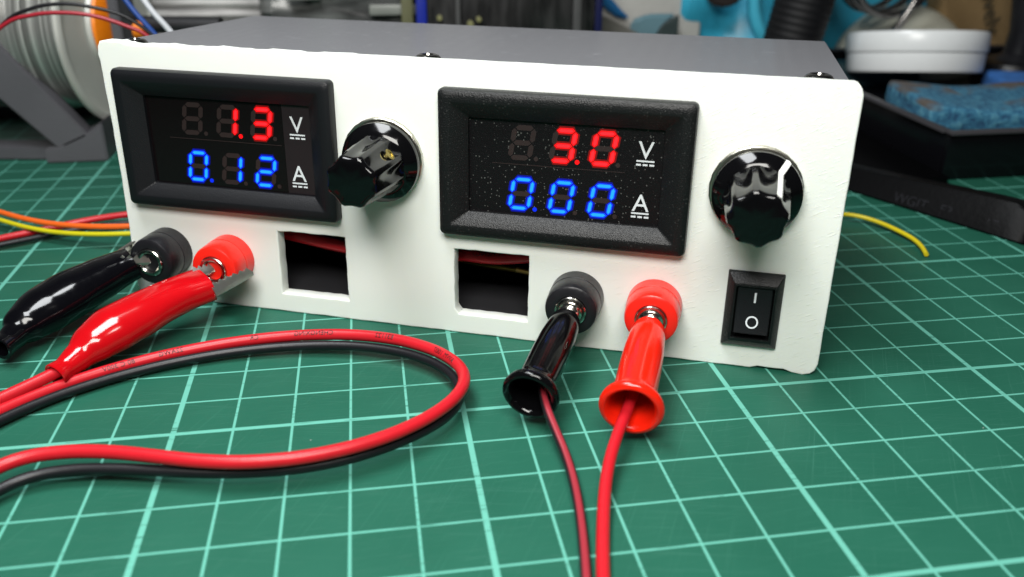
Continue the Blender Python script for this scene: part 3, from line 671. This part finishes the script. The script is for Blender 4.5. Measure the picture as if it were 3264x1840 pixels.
LB = [(-14.2, -0.9, 0.13), (-13.27, 0.41, 0.13), (-12.94, 0.65, 0.13), (-12.54, 1.18, 0.13), (-11.98, 1.58, 0.13), (-11.26, 1.98, 0.13), (-10.39, 2.35, 0.14), (-9.45, 2.57, 0.16), (-8.12, 2.6, 0.2), (-6.99, 2.4, 0.25), (-5.97, 1.9, 0.29), (-5.42, 1.36, 0.3), (-5.08, 0.81, 0.31), (-4.98, 0.37, 0.3), (-5.02, -0.05, 0.29), (-5.16, -0.5, 0.29), (-5.5, -0.8, 0.28), (-6.02, -1.18, 0.28), (-6.55, -1.42, 0.28), (-7.05, -1.63, 0.28), (-7.83, -1.77, 0.27), (-8.62, -1.71, 0.27), (-9.41, -1.53, 0.27), (-9.95, -1.43, 0.27), (-10.51, -1.25, 0.26), (-11.19, -1.11, 0.25), (-11.7, -1.11, 0.24), (-12.04, -1.26, 0.22), (-12.24, -1.42, 0.2), (-12.45, -1.65, 0.18), (-13.0, -2.4, 0.15)]
tc_ = thing('twin_cable', (-8,0,0), 'loop of red and black twin cable lying in front of the power supply', 'cable')
off = Vector((-8,0,0))
lr = [Vector(p)-off for p in LR]
tube('red_wire', lr, .112, REDW, tc_, n=20)
tube('black_wire', [Vector(p)-off for p in LB], .094, BLKW, tc_, n=20)
for s_t, st in (('CR', 5.75), ('CHENGXING', 7.25), ('E3?122'.replace('?', '1'), 8.55), ('AWM 1007', 10.2), ('22AWG', 4.3), ('80 C 300V', 3.4)):
    wire_text(s_t, lr, .135, .118, st+1.0, DINK, tc_, ang=.14)

# ------------------------------------------------------------------ wires at the rear
def wire_thing(name, pts, r, m, label, cat='wire', group=None, **k):
    off = Vector(pts[len(pts)//2]); off.z = 0
    o = tube(name, [Vector(p)-off for p in pts], r, m, None, **k); o.location = off
    return tag(o, label, cat, group)
def twin(name, parts, label):
    off = Vector(parts[0][1][3]); off.z = 0; t = thing(name, off, label, 'cable')
    for nm, pts, r, m in parts: tube(nm, [Vector(p)-off for p in pts], r, m, t)
    return t
twin('twin_cable', [('red_wire', [(-17.2,8.6,.14),(-16.21,9.39,0.14),(-15.93,9.58,0.14),(-15.28,9.85,0.14),(-14.76,10.12,0.16),(-14.21,10.39,0.2),(-13.62,10.49,0.25),(-13.04,10.46,0.3),(-12.65,10.55,0.3),(-11.5,10.7,.3)], .088, REDW),
  ('black_wire', [(-17.1,8.3,.12),(-16.08,9.02,0.12),(-15.78,9.13,0.12),(-15.14,9.44,0.12),(-14.66,9.77,0.12),(-14.14,10.05,0.13),(-13.54,10.15,0.15),(-12.97,10.09,0.2),(-12.58,10.16,0.2),(-11.4,10.3,.2)], .075, BLKW)],
  'red and black twin cable running behind the left edge of the panel')
twin('ribbon_wires', [('orange_wire', [(-17.6,11.7,.5),(-16.74,11.16,0.5),(-16.23,10.7,0.45),(-15.41,9.98,0.45),(-14.69,9.56,0.47),(-14.0,9.21,0.5),(-13.34,8.94,0.55),(-12.54,8.67,0.6),(-12.16,8.7,0.6),(-11,8.9,.6)], .070, ORW),
  ('yellow_wire', [(-17.4,11.4,.4),(-16.66,10.85,0.36),(-16.15,10.41,0.32),(-15.37,9.78,0.3),(-14.65,9.36,0.32),(-13.97,9.01,0.34),(-13.33,8.8,0.4),(-12.54,8.56,0.45),(-12.17,8.6,0.45),(-11,8.7,.4)], .062, YEW)],
  'orange and yellow wire pair curving in behind the left edge of the panel')
wire_thing('wire_offcut', [(5.9,8.0,.2),(6.44,7.97,0.2),(6.58,7.96,0.2),(7.05,7.73,0.17),(7.29,7.27,0.15),(7.43,6.68,0.13),(7.57,6.19,0.12),(7.5,5.72,0.1),(7.32,5.23,0.08)], .058, YOW, 'thin yellow wire offcut lying on the mat right of the power supply', it=1)
wire_thing('arched_wire', [(-17.5,13,3.2),(-15.99,13.0,4.90),(-15.11,13.0,5.36),(-14.29,13.0,5.47),(-13.52,13.0,5.36),(-12.77,13.0,5.11),(-12.11,13.0,4.58),(-11.3,13,3.6),(-10.6,13,2.2),(-10.3,13,.1)], .050, BLKW, 'thin black wire arching over the solder spool', group='wires arching over the spool', it=0)
wire_thing('arched_wire', [(-17.6,12.9,3.5),(-15.95,12.9,4.90),(-15.11,12.9,5.20),(-14.29,12.9,5.25),(-13.52,12.9,5.15),(-12.77,12.9,4.88),(-12.20,12.9,4.55),(-11.4,12.9,3.5),(-10.8,12.9,2.2),(-10.5,12.9,.1)], .055, mat('crimson_wire', (.30,.008,.02), .4, var=.08), 'thin dark red wire arching over the solder spool', group='wires arching over the spool', it=0)
wire_thing('blue_wire', [(-14.2,14.6,7.6),(-12.96,14.1,5.43),(-12.24,14,4.4),(-11.3,14,2.9),(-10.3,14,1.0),(-10,14.2,.1)], .075, BLW, 'blue wire slanting down behind the case near the spool', it=0)
wire_thing('white_wire', [(-13.6,14.6,7.6),(-12.46,14.1,5.42),(-11.81,14,4.48),(-10.8,14,2.8),(-9.9,14,1.0),(-9.6,14.2,.1)], .085, WHW, 'grey white wire slanting down behind the case beside the blue one', it=0)

# ------------------------------------------------------------------ solder spool on its stand
SPC = Vector((-14.95, 19.2, 4.05)); ax = Vector((math.cos(R(-13)), math.sin(R(-13)), 0))
sp = thing('solder_spool', SPC, 'spool of silver solder wire with white translucent flange', 'solder spool', rot=(0,0,0))
wd_ = bpy.data.objects.new('tmp', None)
bm = bmesh.new(); prof = []
k = 0
s = -5.2
while s < 0:
    prof.append((s, 2.72+.05*math.sin(s*3)+.02*math.sin(s*7))); prof.append((s+.04, 2.78+.05*math.sin(s*3)+.02*math.sin(s*7))); s += .08
add_lathe(bm, prof, (0,0,0), (0,0,1), 72)
wn = from_bm('solder_winding', bm, mat_solder(), sp); wn.rotation_euler = ax.to_track_quat('Z', 'Y').to_euler()
FL = mat('translucent_white_flange', (.50,.50,.46), .35, sss=.3, var=.06, vscale=.6)
lathe('flange', [(0,1.2),(0,3.20),(.06,3.26),(.16,3.26),(.20,3.20),(.20,3.02),(.12,2.98),(.12,1.5),(.26,1.45),(.26,1.2)], (0,0,0), ax, FL, sp, 72)
lathe('flange', [(-5.5,1.2),(-5.5,3.2),(-5.4,3.26),(-5.3,3.26),(-5.22,3.20),(-5.22,1.2)], (0,0,0), ax, FL, sp, 64)
OR = mat('orange_printed_plastic', (.85,.22,.004), .45, bump=.3, bscale=5, stretch=(1,1,6), var=.08, sss=.2)
st = thing('spool_stand', (-16, 18, 0), 'grey printed spool stand with slanting braces and orange hub cones', 'spool stand')
off = Vector((-16, 18, 0))
lathe('hub_cone', [(.10,1.35),(.14,1.45),(.35,1.35),(.5,1.0),(.5,0)], SPC-off, ax, OR, st, 48)
GR = mat('stand_grey_plastic', (.085,.083,.092), .45, bump=.35, bscale=6, stretch=(1,1,5), var=.06)
GD = mat('stand_dark_plastic', (.012,.012,.014), .5, bump=.2, bscale=6)
def slab(name, quad, y, th, m, parent, off, ys=0):
    bm = bmesh.new(); a = [bm.verts.new(Vector((u, y+ys*(u+17), v))-off) for u, v in quad]; b = [bm.verts.new(Vector((u, y+th+ys*(u+17), v))-off) for u, v in quad]
    bm.faces.new(a); bm.faces.new(b[::-1]); n = len(quad)
    for i in range(n): bm.faces.new((a[i], b[i], b[(i+1)%n], a[(i+1)%n]))
    bmesh.ops.recalc_face_normals(bm, faces=bm.faces)
    bmesh.ops.bevel(bm, geom=list(bm.edges), offset=.05, segments=2, affect='EDGES')
    return from_bm(name, bm, m, parent)
slab('brace', [(-21.5,6.4),(-20.9,7.0),(-17.55,3.80),(-15.55,1.02),(-15.45,.62),(-16.5,.50)], 16.75, .7, GR, st, off)
slab('base_bar', [(-24,0),(-16.7,0),(-16.7,.42),(-24,.46)], 17.1, 1.0, GR, st, off, -.16)
slab('foot', [(-16.9,0),(-14.98,0),(-14.98,1.30),(-15.4,.98),(-16.4,.55),(-16.9,.46)], 16.7, 1.3, GR, st, off)
slab('upright', [(-14.49,0),(-14.16,0),(-14.16,6.4),(-14.49,6.4)], 18.0, .5, GR, st, off)
slab('upright', [(-14.15,0),(-13.80,0),(-13.80,5.6),(-14.15,5.6)], 18.05, .6, GD, st, off)
lathe('end_cap', [(0,.2),(.02,.30),(.35,.26),(.40,.1),(.40,0)], Vector((-13.80,18.3,3.95))-off, ax, OR, st, 32)
slab('rear_bar', [(-24,0),(-13,0),(-13,.5),(-24,.5)], 23.0, .8, GD, st, off)
lathe('axle', [(-7,.28),(4,.28)], SPC-off, ax, GD, st, 24)

# ------------------------------------------------------------------ right: flat black tool, tray, sponge, tin
BT = mat('moulded_black_plastic', (.0012,.0012,.0015), .42, spec=.08, bump=.25, bscale=8)
tool = thing('flat_black_tool', (9.6, 8.2, 0), 'flat black plastic tool handle with raised lettering lying on the mat', 'tool handle')
off = Vector((9.6, 8.2, 0))
dirv = Vector((10.22-8.0, 5.75-10.25, 0)).normalized(); nrm = Vector((-dirv.y, dirv.x, 0))   # nrm points to +x,+y (away)
if nrm.x < 0: nrm = -nrm
bm = bmesh.new(); a0 = Vector((8.0,10.25,0))-dirv*5
secs = [(0,.5,1),(3,.55,1),(5,.64,1),(7,.78,1),(9.0,.92,1),(9.6,.94,1),(9.95,.84,.9),(10.15,.66,.75),(10.25,.40,.5)]
prev = None
for s, hh, ww in secs:
    c = a0+dirv*s; h = .95*hh
    pr = [(.03,.01),(.0,.06),(.40,h-.07),(.46,h),(.52,h+.01),(.95*ww+.1,h-.04),(1.02*ww+.1,h-.12),(1.0*ww+.1,.06),(.95*ww+.08,.01)]
    cur = [bm.verts.new(c+nrm*u+Vector((0,0,v))-off) for u, v in pr]
    if prev:
        for q in range(len(pr)): bm.faces.new((prev[q], prev[(q+1)%len(pr)], cur[(q+1)%len(pr)], cur[q]))
    else: bm.faces.new(cur[::-1])
    prev = cur
bm.faces.new(prev); hd = from_bm('handle', bm, BT, tool)
# raised lettering on the slanting near face
up_s = (nrm*.40+Vector((0,0,.82))).normalized(); nf = dirv.cross(up_s).normalized()
if nf.z < 0: nf = -nf
EMB = mat('raised_letter_plastic', (.016,.016,.019), .22, bump=.2, bscale=12)
for txt, s0, v0, sz in (('WGIT', 6.35, .12, .40), ('E3', 7.75, .16, .38), ('17', 9.05, .18, .36)):
    me = text_mesh(txt, sz, .012, 'LEFT'); me.materials.clear()
    for v in me.vertices:
        u, vv_, e = v.co; p = a0+dirv*(s0+u)+up_s*(v0+vv_*1.0)+nf*(e+.005)-off; v.co = p
    link('raised_letters', me, EMB, tool, smooth=False)

tray = thing('sponge_tray', (11.4, 10.9, 0), 'glossy black rectangular tray holding the blue sponge', 'tray')
TB = mat('glossy_black_tray', (.003,.003,.004), .2, spec=.35, rvar=.04, bump=.06, bscale=2)
bm = bmesh.new(); tw, tl, th_ = 12.0, 14.0, 1.5
for c, s in (((tw/2,.10,th_/2),(tw,.2,th_)), ((tw/2,tl-.1,th_/2),(tw,.2,th_)), ((.10,tl/2,th_/2),(.2,tl-.42,th_)), ((tw-.1,tl/2,th_/2),(.2,tl-.42,th_)), ((tw/2,tl/2,.35),(tw-.42,tl-.42,.3))): add_box(bm, c, s, .05)
from_bm('tray_body', bm, TB, tray)
box('shade_plate', (-1.45, 5.7, .13), (2.88, 12.2, .24), BT, tray, .04)  # black plate added in place of the shadow between tray and tool
bm = bmesh.new()
for c, s in (((tw/2,-.02,th_+.03),(tw+.16,.36,.10)), ((.0,tl/2+.10,th_+.03),(.36,tl-.12,.10)), ((tw,tl/2+.10,th_+.03),(.36,tl-.12,.10)), ((tw/2,tl,th_+.03),(tw-.4,.36,.10))): add_box(bm, c, s, .04)
from_bm('tray_rim', bm, mat('satin_tray_rim', (.035,.033,.037), .4, bump=.2), tray)
# sponge
bm = bmesh.new(); vs_ = add_box(bm, (0,0,0), (7.4, 3.8, .85), .18, seg=3)
bmesh.ops.subdivide_edges(bm, edges=list(bm.edges), cuts=6, use_grid_fill=True)
from mathutils import noise
for v in bm.verts:
    nv = noise.noise(v.co*1.1)*.07+noise.noise(v.co*3.3)*.05
    v.co += v.co.normalized()*nv; v.co.z += .10*math.sin(v.co.x*1.3)*(v.co.z > 0)
spg = from_bm('sponge', bm, mat_sponge()); spg.location = (15.75, 14.0, 1.45); spg.rotation_euler = (R(1), R(0), R(-9))
tag(spg, 'blue cellulose sponge with brown solder stains in the black tray', 'sponge', 'blue sponges')
bm = bmesh.new(); add_box(bm, (0,0,0), (5.5, 3.0, .9), .2, seg=3); bmesh.ops.subdivide_edges(bm, edges=list(bm.edges), cuts=4, use_grid_fill=True)
for v in bm.verts: v.co += v.co.normalized()*(noise.noise(v.co*1.4+Vector((5,0,0)))*.16)
s2 = from_bm('sponge', bm, MATS.get('x') or mat('bright_blue_sponge', (.03,.14,.42), .9, bump=.8, bscale=5, var=.5, vscale=2)); s2.location = (20.7, 17.3, 1.15); s2.rotation_euler = (0,0,R(-20))
tag(s2, 'second brighter blue sponge piece behind the stained one at the right', 'sponge', 'blue sponges')
# tin
TIN = mat('white_tin_plastic', (.80,.82,.82), .28, var=.03, bump=.03)
tn = thing('round_tin', (16.3, 20.9, 1.25), 'round white plastic tin with lid resting tilted behind the sponge', 'tin', rot=(R(-11), R(2.0), 0)); tn.scale = (1,1,1.1)
lathe('tin_base', [(0,2.45),(.03,2.58),(.12,2.64),(.70,2.68),(.72,2.62),(.72,0)], (0,0,0), (0,0,1), TIN, tn, 96)
lathe('tin_lid', [(.74,2.60),(.74,2.72),(.78,2.74),(1.35,2.76),(1.45,2.72),(1.48,2.60),(1.42,2.50),(1.40,0)], (0,0,0), (0,0,1), TIN, tn, 96)
bm = bmesh.new(); add_box(bm, (1.55, .8, 1.44), (1.3,.5,.06), .02); from_bm('lid_label', bm, mat('dark_red_label', (.25,.02,.01), .5, var=.1), tn)

# ------------------------------------------------------------------ out of focus clutter behind
# bundle of coiled grey cable / clear sleeves
bt = thing('cable_bundle', (-12.5, 23, 0), 'coiled bundle of pale grey cable behind the left of the case', 'cable bundle')
STR = mat_streak('grey_bundle', (.18,.175,.17), (.42,.41,.40), (.4,3,3))
for i in range(14):
    z = .4+i*.42
    tube('strand', [(-3.6,0,z),(-1.5,-.2-.1*(i%3),z+.08),(1.5,-.1,z+.02),(3.3,.4,z-.15)], .23, STR, bt, n=10, sub=4, it=0)
bx = thing('dark_zip_bag', (-6.0, 23, 0), 'smoky clear plastic bag of dark parts behind the case', 'plastic bag')
BAGM = mat_streak('smoky_bag_film', (.02,.021,.021), (.12,.125,.12), (.5,.8,2.2), .25)
bm = bmesh.new(); add_box(bm, (0,0,3), (8.4, 1.6, 6.2), .5, seg=3); bmesh.ops.subdivide_edges(bm, edges=list(bm.edges), cuts=8, use_grid_fill=True)
for v in bm.verts: v.co.y += noise.noise(v.co*.9)*.6; v.co.z += noise.noise(v.co*.7)*.4*(v.co.z > 3)
from_bm('bag_body', bm, BAGM, bx)
for i, (x, z, sx) in enumerate(((-2.5,4.6,1.2), (1.2,4.0,2.6), (2.0,4.6,1.8))):
    box('packed_strip', (x, -1.15, z), (sx, .25, .38), mat('pale_strip_plastic', (.20,.21,.19), .35, var=.3, vscale=1), bx, .05)
box('green_label', (-1.9, -1.2, 5.05), (.8,.1,.5), mat('green_label', (.01,.25,.06), .5, var=.1), bx, .02)
# blue edged clear box of components
cb = thing('component_box', (-.8, 20.5, 0), 'dark clear-fronted component box with blue corner edges behind the case', 'component box')
BLUEE = mat('blue_box_edge', (.008,.02,.26), .35, var=.1)
box('box_body', (0, 1.0, 3.4), (6.4, 1.6, 6.8), mat_streak('smoky_box_plastic', (.008,.008,.008), (.035,.034,.034), (2.2,.5,.5), .22), cb, .08)
box('corner_edge', (-3.40, .25, 3.4), (.38, .30, 6.8), BLUEE, cb, .04)
box('corner_edge', (3.36, .25, 3.4), (.26, .30, 6.8), mat('dark_blue_edge', (.006,.008,.05), .35, var=.1), cb, .04)
for x, ww in ((-2.05,.16), (2.5,.30)): box('divider', (x, .14, 3.4), (ww,.10,6.6), mat('grey_divider', (.07,.07,.07), .35, var=.2), cb, .02)
OL = mat('olive_strip', (.10,.10,.045), .5, var=.15)
for x, z, r in ((-2.75,3.85,.09),(-1.6,3.62,.11),(-1.28,3.78,.09),(-.3,3.25,.13)):
    lathe('component', [(-.12,.02),(-.1,r),(.0,r*1.1),(.1,r)], (x, .10, z), (0,-1,0), mat('pale_gold_part', (.35,.34,.16), .35, .5, var=.2), cb, 16)
wall_strip = box('olive_card', (0,0,0), (.42,.12,6.6), OL, None, .02); wall_strip.location = (-4.72, 21.0, 3.35)
tag(wall_strip, 'olive card strip standing against the blue edge of the component box', 'card')

# white cloth / torn packaging with blue print
wp = thing('white_packet', (4.0, 24.5, 0), 'white paper packet with torn blue and pale blue film behind the case', 'packet')
PAPER = mat('off_white_paper', (.44,.43,.40), .6, var=.08, bump=.2, bscale=1)
bm = bmesh.new(); add_box(bm, (1.0,.5,3.0), (6.6,.5,6.4), .2, Matrix.Rotation(R(0),3,'Y'), 3); from_bm('packet_body', bm, PAPER, wp)
def blob(name, quad, y, th, m, parent):
    bm = bmesh.new(); poly_prism(bm, quad, y, y+th); bmesh.ops.recalc_face_normals(bm, faces=bm.faces); bmesh.ops.bevel(bm, geom=list(bm.edges), offset=th*.4, segments=3, affect='EDGES'); return from_bm(name, bm, m, parent)
blob('blue_film', [(-.6,4.1),(0,4.05),(.5,3.5),(.95,3.15),(.4,3.2),(-.2,3.6)], -.25, .3, mat('torn_blue_film', (.012,.12,.30), .4, var=.4, vscale=1), wp)
blob('blue_film', [(-1.0,4.6),(-.4,4.5),(-.5,3.95),(-1.0,3.9)], -.25, .3, MATS['torn_blue_film'], wp)
blob('pale_film', [(.9,3.1),(1.6,3.35),(2.9,3.35),(2.4,2.9),(1.95,2.3),(1.9,0),(.9,0)], -.45, .3, mat('pale_blue_film', (.12,.22,.26), .4, var=.25, vscale=.8), wp)
blob('dark_film', [(2.2,2.95),(2.95,3.38),(2.9,0),(1.8,0),(1.9,2.4)], -.6, .15, mat('dark_green_film', (.035,.05,.05), .4, var=.2), wp)
blob('grey_flap', [(-.8,3.55),(1.0,2.7),(1.9,2.2),(1.9,0),(-.9,0)], -.80, .2, mat('grey_flap_card', (.15,.145,.13), .6, var=.15), wp)

# cyan bag
cy = thing('cyan_pouch', (10.4, 25.5, 0), 'bright cyan plastic pouch with rounded folds behind the case', 'pouch', 'cyan pouches')
CY = mat('cyan_vinyl', (.035,.34,.50), .35, var=.18, vscale=.45, bump=.1, bscale=1)
bm = bmesh.new(); add_box(bm, (0,0,3), (6.6, 1.6, 7), .7, seg=4); bmesh.ops.subdivide_edges(bm, edges=list(bm.edges), cuts=8, use_grid_fill=True)
for v in bm.verts: v.co.y += noise.noise(v.co*.45)*1.3
from_bm('pouch_body', bm, CY, cy)
tube('fold', [(-.1,-1.3,6.5),(-.05,-1.25,4.0),(.15,-1.3,3.0),(.6,-1.35,2.2),(1.3,-1.3,1.2)], .28, mat('cyan_fold_vinyl', (.06,.42,.58), .35, var=.08), cy, n=14, it=0)
blob('dark_patch', [(-2.5,4.2),(-2.2,3.75),(-1.5,3.6),(-.9,3.85),(-.6,4.4),(-2.5,4.6)], -1.9, .3, mat('brown_dark_cap', (.02,.015,.014), .5, var=.2), cy)
cy2 = thing('cyan_pouch', (17.5, 29, 0), 'second cyan plastic pouch behind the white dome at the right', 'pouch', 'cyan pouches')
bm = bmesh.new(); add_box(bm, (0,0,3), (11, 1.6, 8), .7, seg=4); bmesh.ops.subdivide_edges(bm, edges=list(bm.edges), cuts=6, use_grid_fill=True)
for v in bm.verts: v.co.y += noise.noise(v.co*.5)*.9
from_bm('pouch_body', bm, CY, cy2)

# black foam handle, ribbed, leaning
fh = thing('ribbed_black_handle', (11.0, 21.0, 0), 'thick black ribbed handle slanting up behind the right end of the case', 'handle')
pr = []
s = 0
while s < 9: pr += [(s, 1.13), (s+.08, 1.15), (s+.16, 1.15), (s+.22, 1.125)]; s += .28
lathe('grip', pr, (-.75,0,0), (.19,.0,1), mat('black_foam', (.004,.004,.005), .6, spec=.3, bump=.4, bscale=5), fh, 40)

# chrome coil holder
co = thing('wire_coil_stand', (16.2, 23, 0), 'dark chrome coiled wire iron holder above the white tin', 'iron holder')
CH = mat('dark_chrome', (.30,.29,.28), .22, 1, bump=.1, var=.2)
pts = []
for i in range(60):
    a = i/60*2*math.pi*3.2; pts.append((2.0*math.cos(a)*(1-.004*i)-.3, -1.0+.05*i, 4.95+1.6*math.sin(a)))
tube('coil', pts, .16, CH, co, n=12, sub=3, it=0)
tube('support_rod', [(-.6,-.5,0),(-.5,-.6,2.0),(-.1,-.8,3.0),(.5,-.9,4.4),(.9,-.9,6.5)], .17, CH, co, n=12, it=0)
# white dome
dm = thing('white_dome', (18.7, 25.8, 0), 'pale cream dome-shaped plastic lid behind the white tin', 'plastic lid')
prof = [(3.35*math.cos(R(a)), 3.2*math.sin(R(a))) for a in range(0, 88, 6)]+[(0,3.22)]
prof = [(z_, r_) for z_, r_ in prof]
lathe('dome_shell', prof, (0,0,0), (0,0,1), mat('cream_plastic', (.60,.60,.50), .45, var=.06, vscale=.8), dm, 64)
bm = bmesh.new(); add_box(bm, (-3.4,-3.0,.7), (4.5,1.2,1.4), .1); from_bm('dark_base', bm, mat('dark_teal_plastic', (.02,.05,.06), .5, var=.2), dm)
# kraft bag
kb = thing('kraft_paper_bag', (22.5, 26, 0), 'brown kraft paper bag with faint dark lettering at the right edge', 'paper bag', rot=(R(6), R(-6), 0))
bm = bmesh.new(); add_box(bm, (0,0,4), (4.6, 1.6, 8.5), .25, seg=3); bmesh.ops.subdivide_edges(bm, edges=list(bm.edges), cuts=5, use_grid_fill=True)
for v in bm.verts: v.co.y += noise.noise(v.co*.6)*.4
from_bm('bag_body', bm, mat('kraft_paper', (.26,.17,.075), .75, bump=.3, bscale=2, var=.2, vscale=1), kb)
me = text_mesh('lovely', 1.1, .01, 'LEFT'); me.materials.clear()
o = link('bag_lettering', me, mat('faded_black_print', (.05,.045,.03), .6), kb, smooth=False); o.rotation_euler = (R(90), R(72), 0); o.location = (-.9, -1.1, 4.6)
# black stand post with a round foot at the right edge
ft = thing('black_stand', (21.2, 21.3, 0), 'black stand post with a round foot at the right edge of the desk', 'stand')
lathe('round_foot', [(1.0,1.0),(1.0,1.25),(1.1,1.42),(1.35,1.48),(1.55,1.40),(1.62,1.2),(1.62,.9),(1.55,.0)], (0,0,0), (0,0,1), BLKS, ft, 56)
lathe('post', [(0,.9),(1.6,.9),(1.9,.62),(2.8,.55),(4.2,.75),(7,.95),(8,.9)], (.15,0,0), (0,0,1), BLKS, ft, 40)
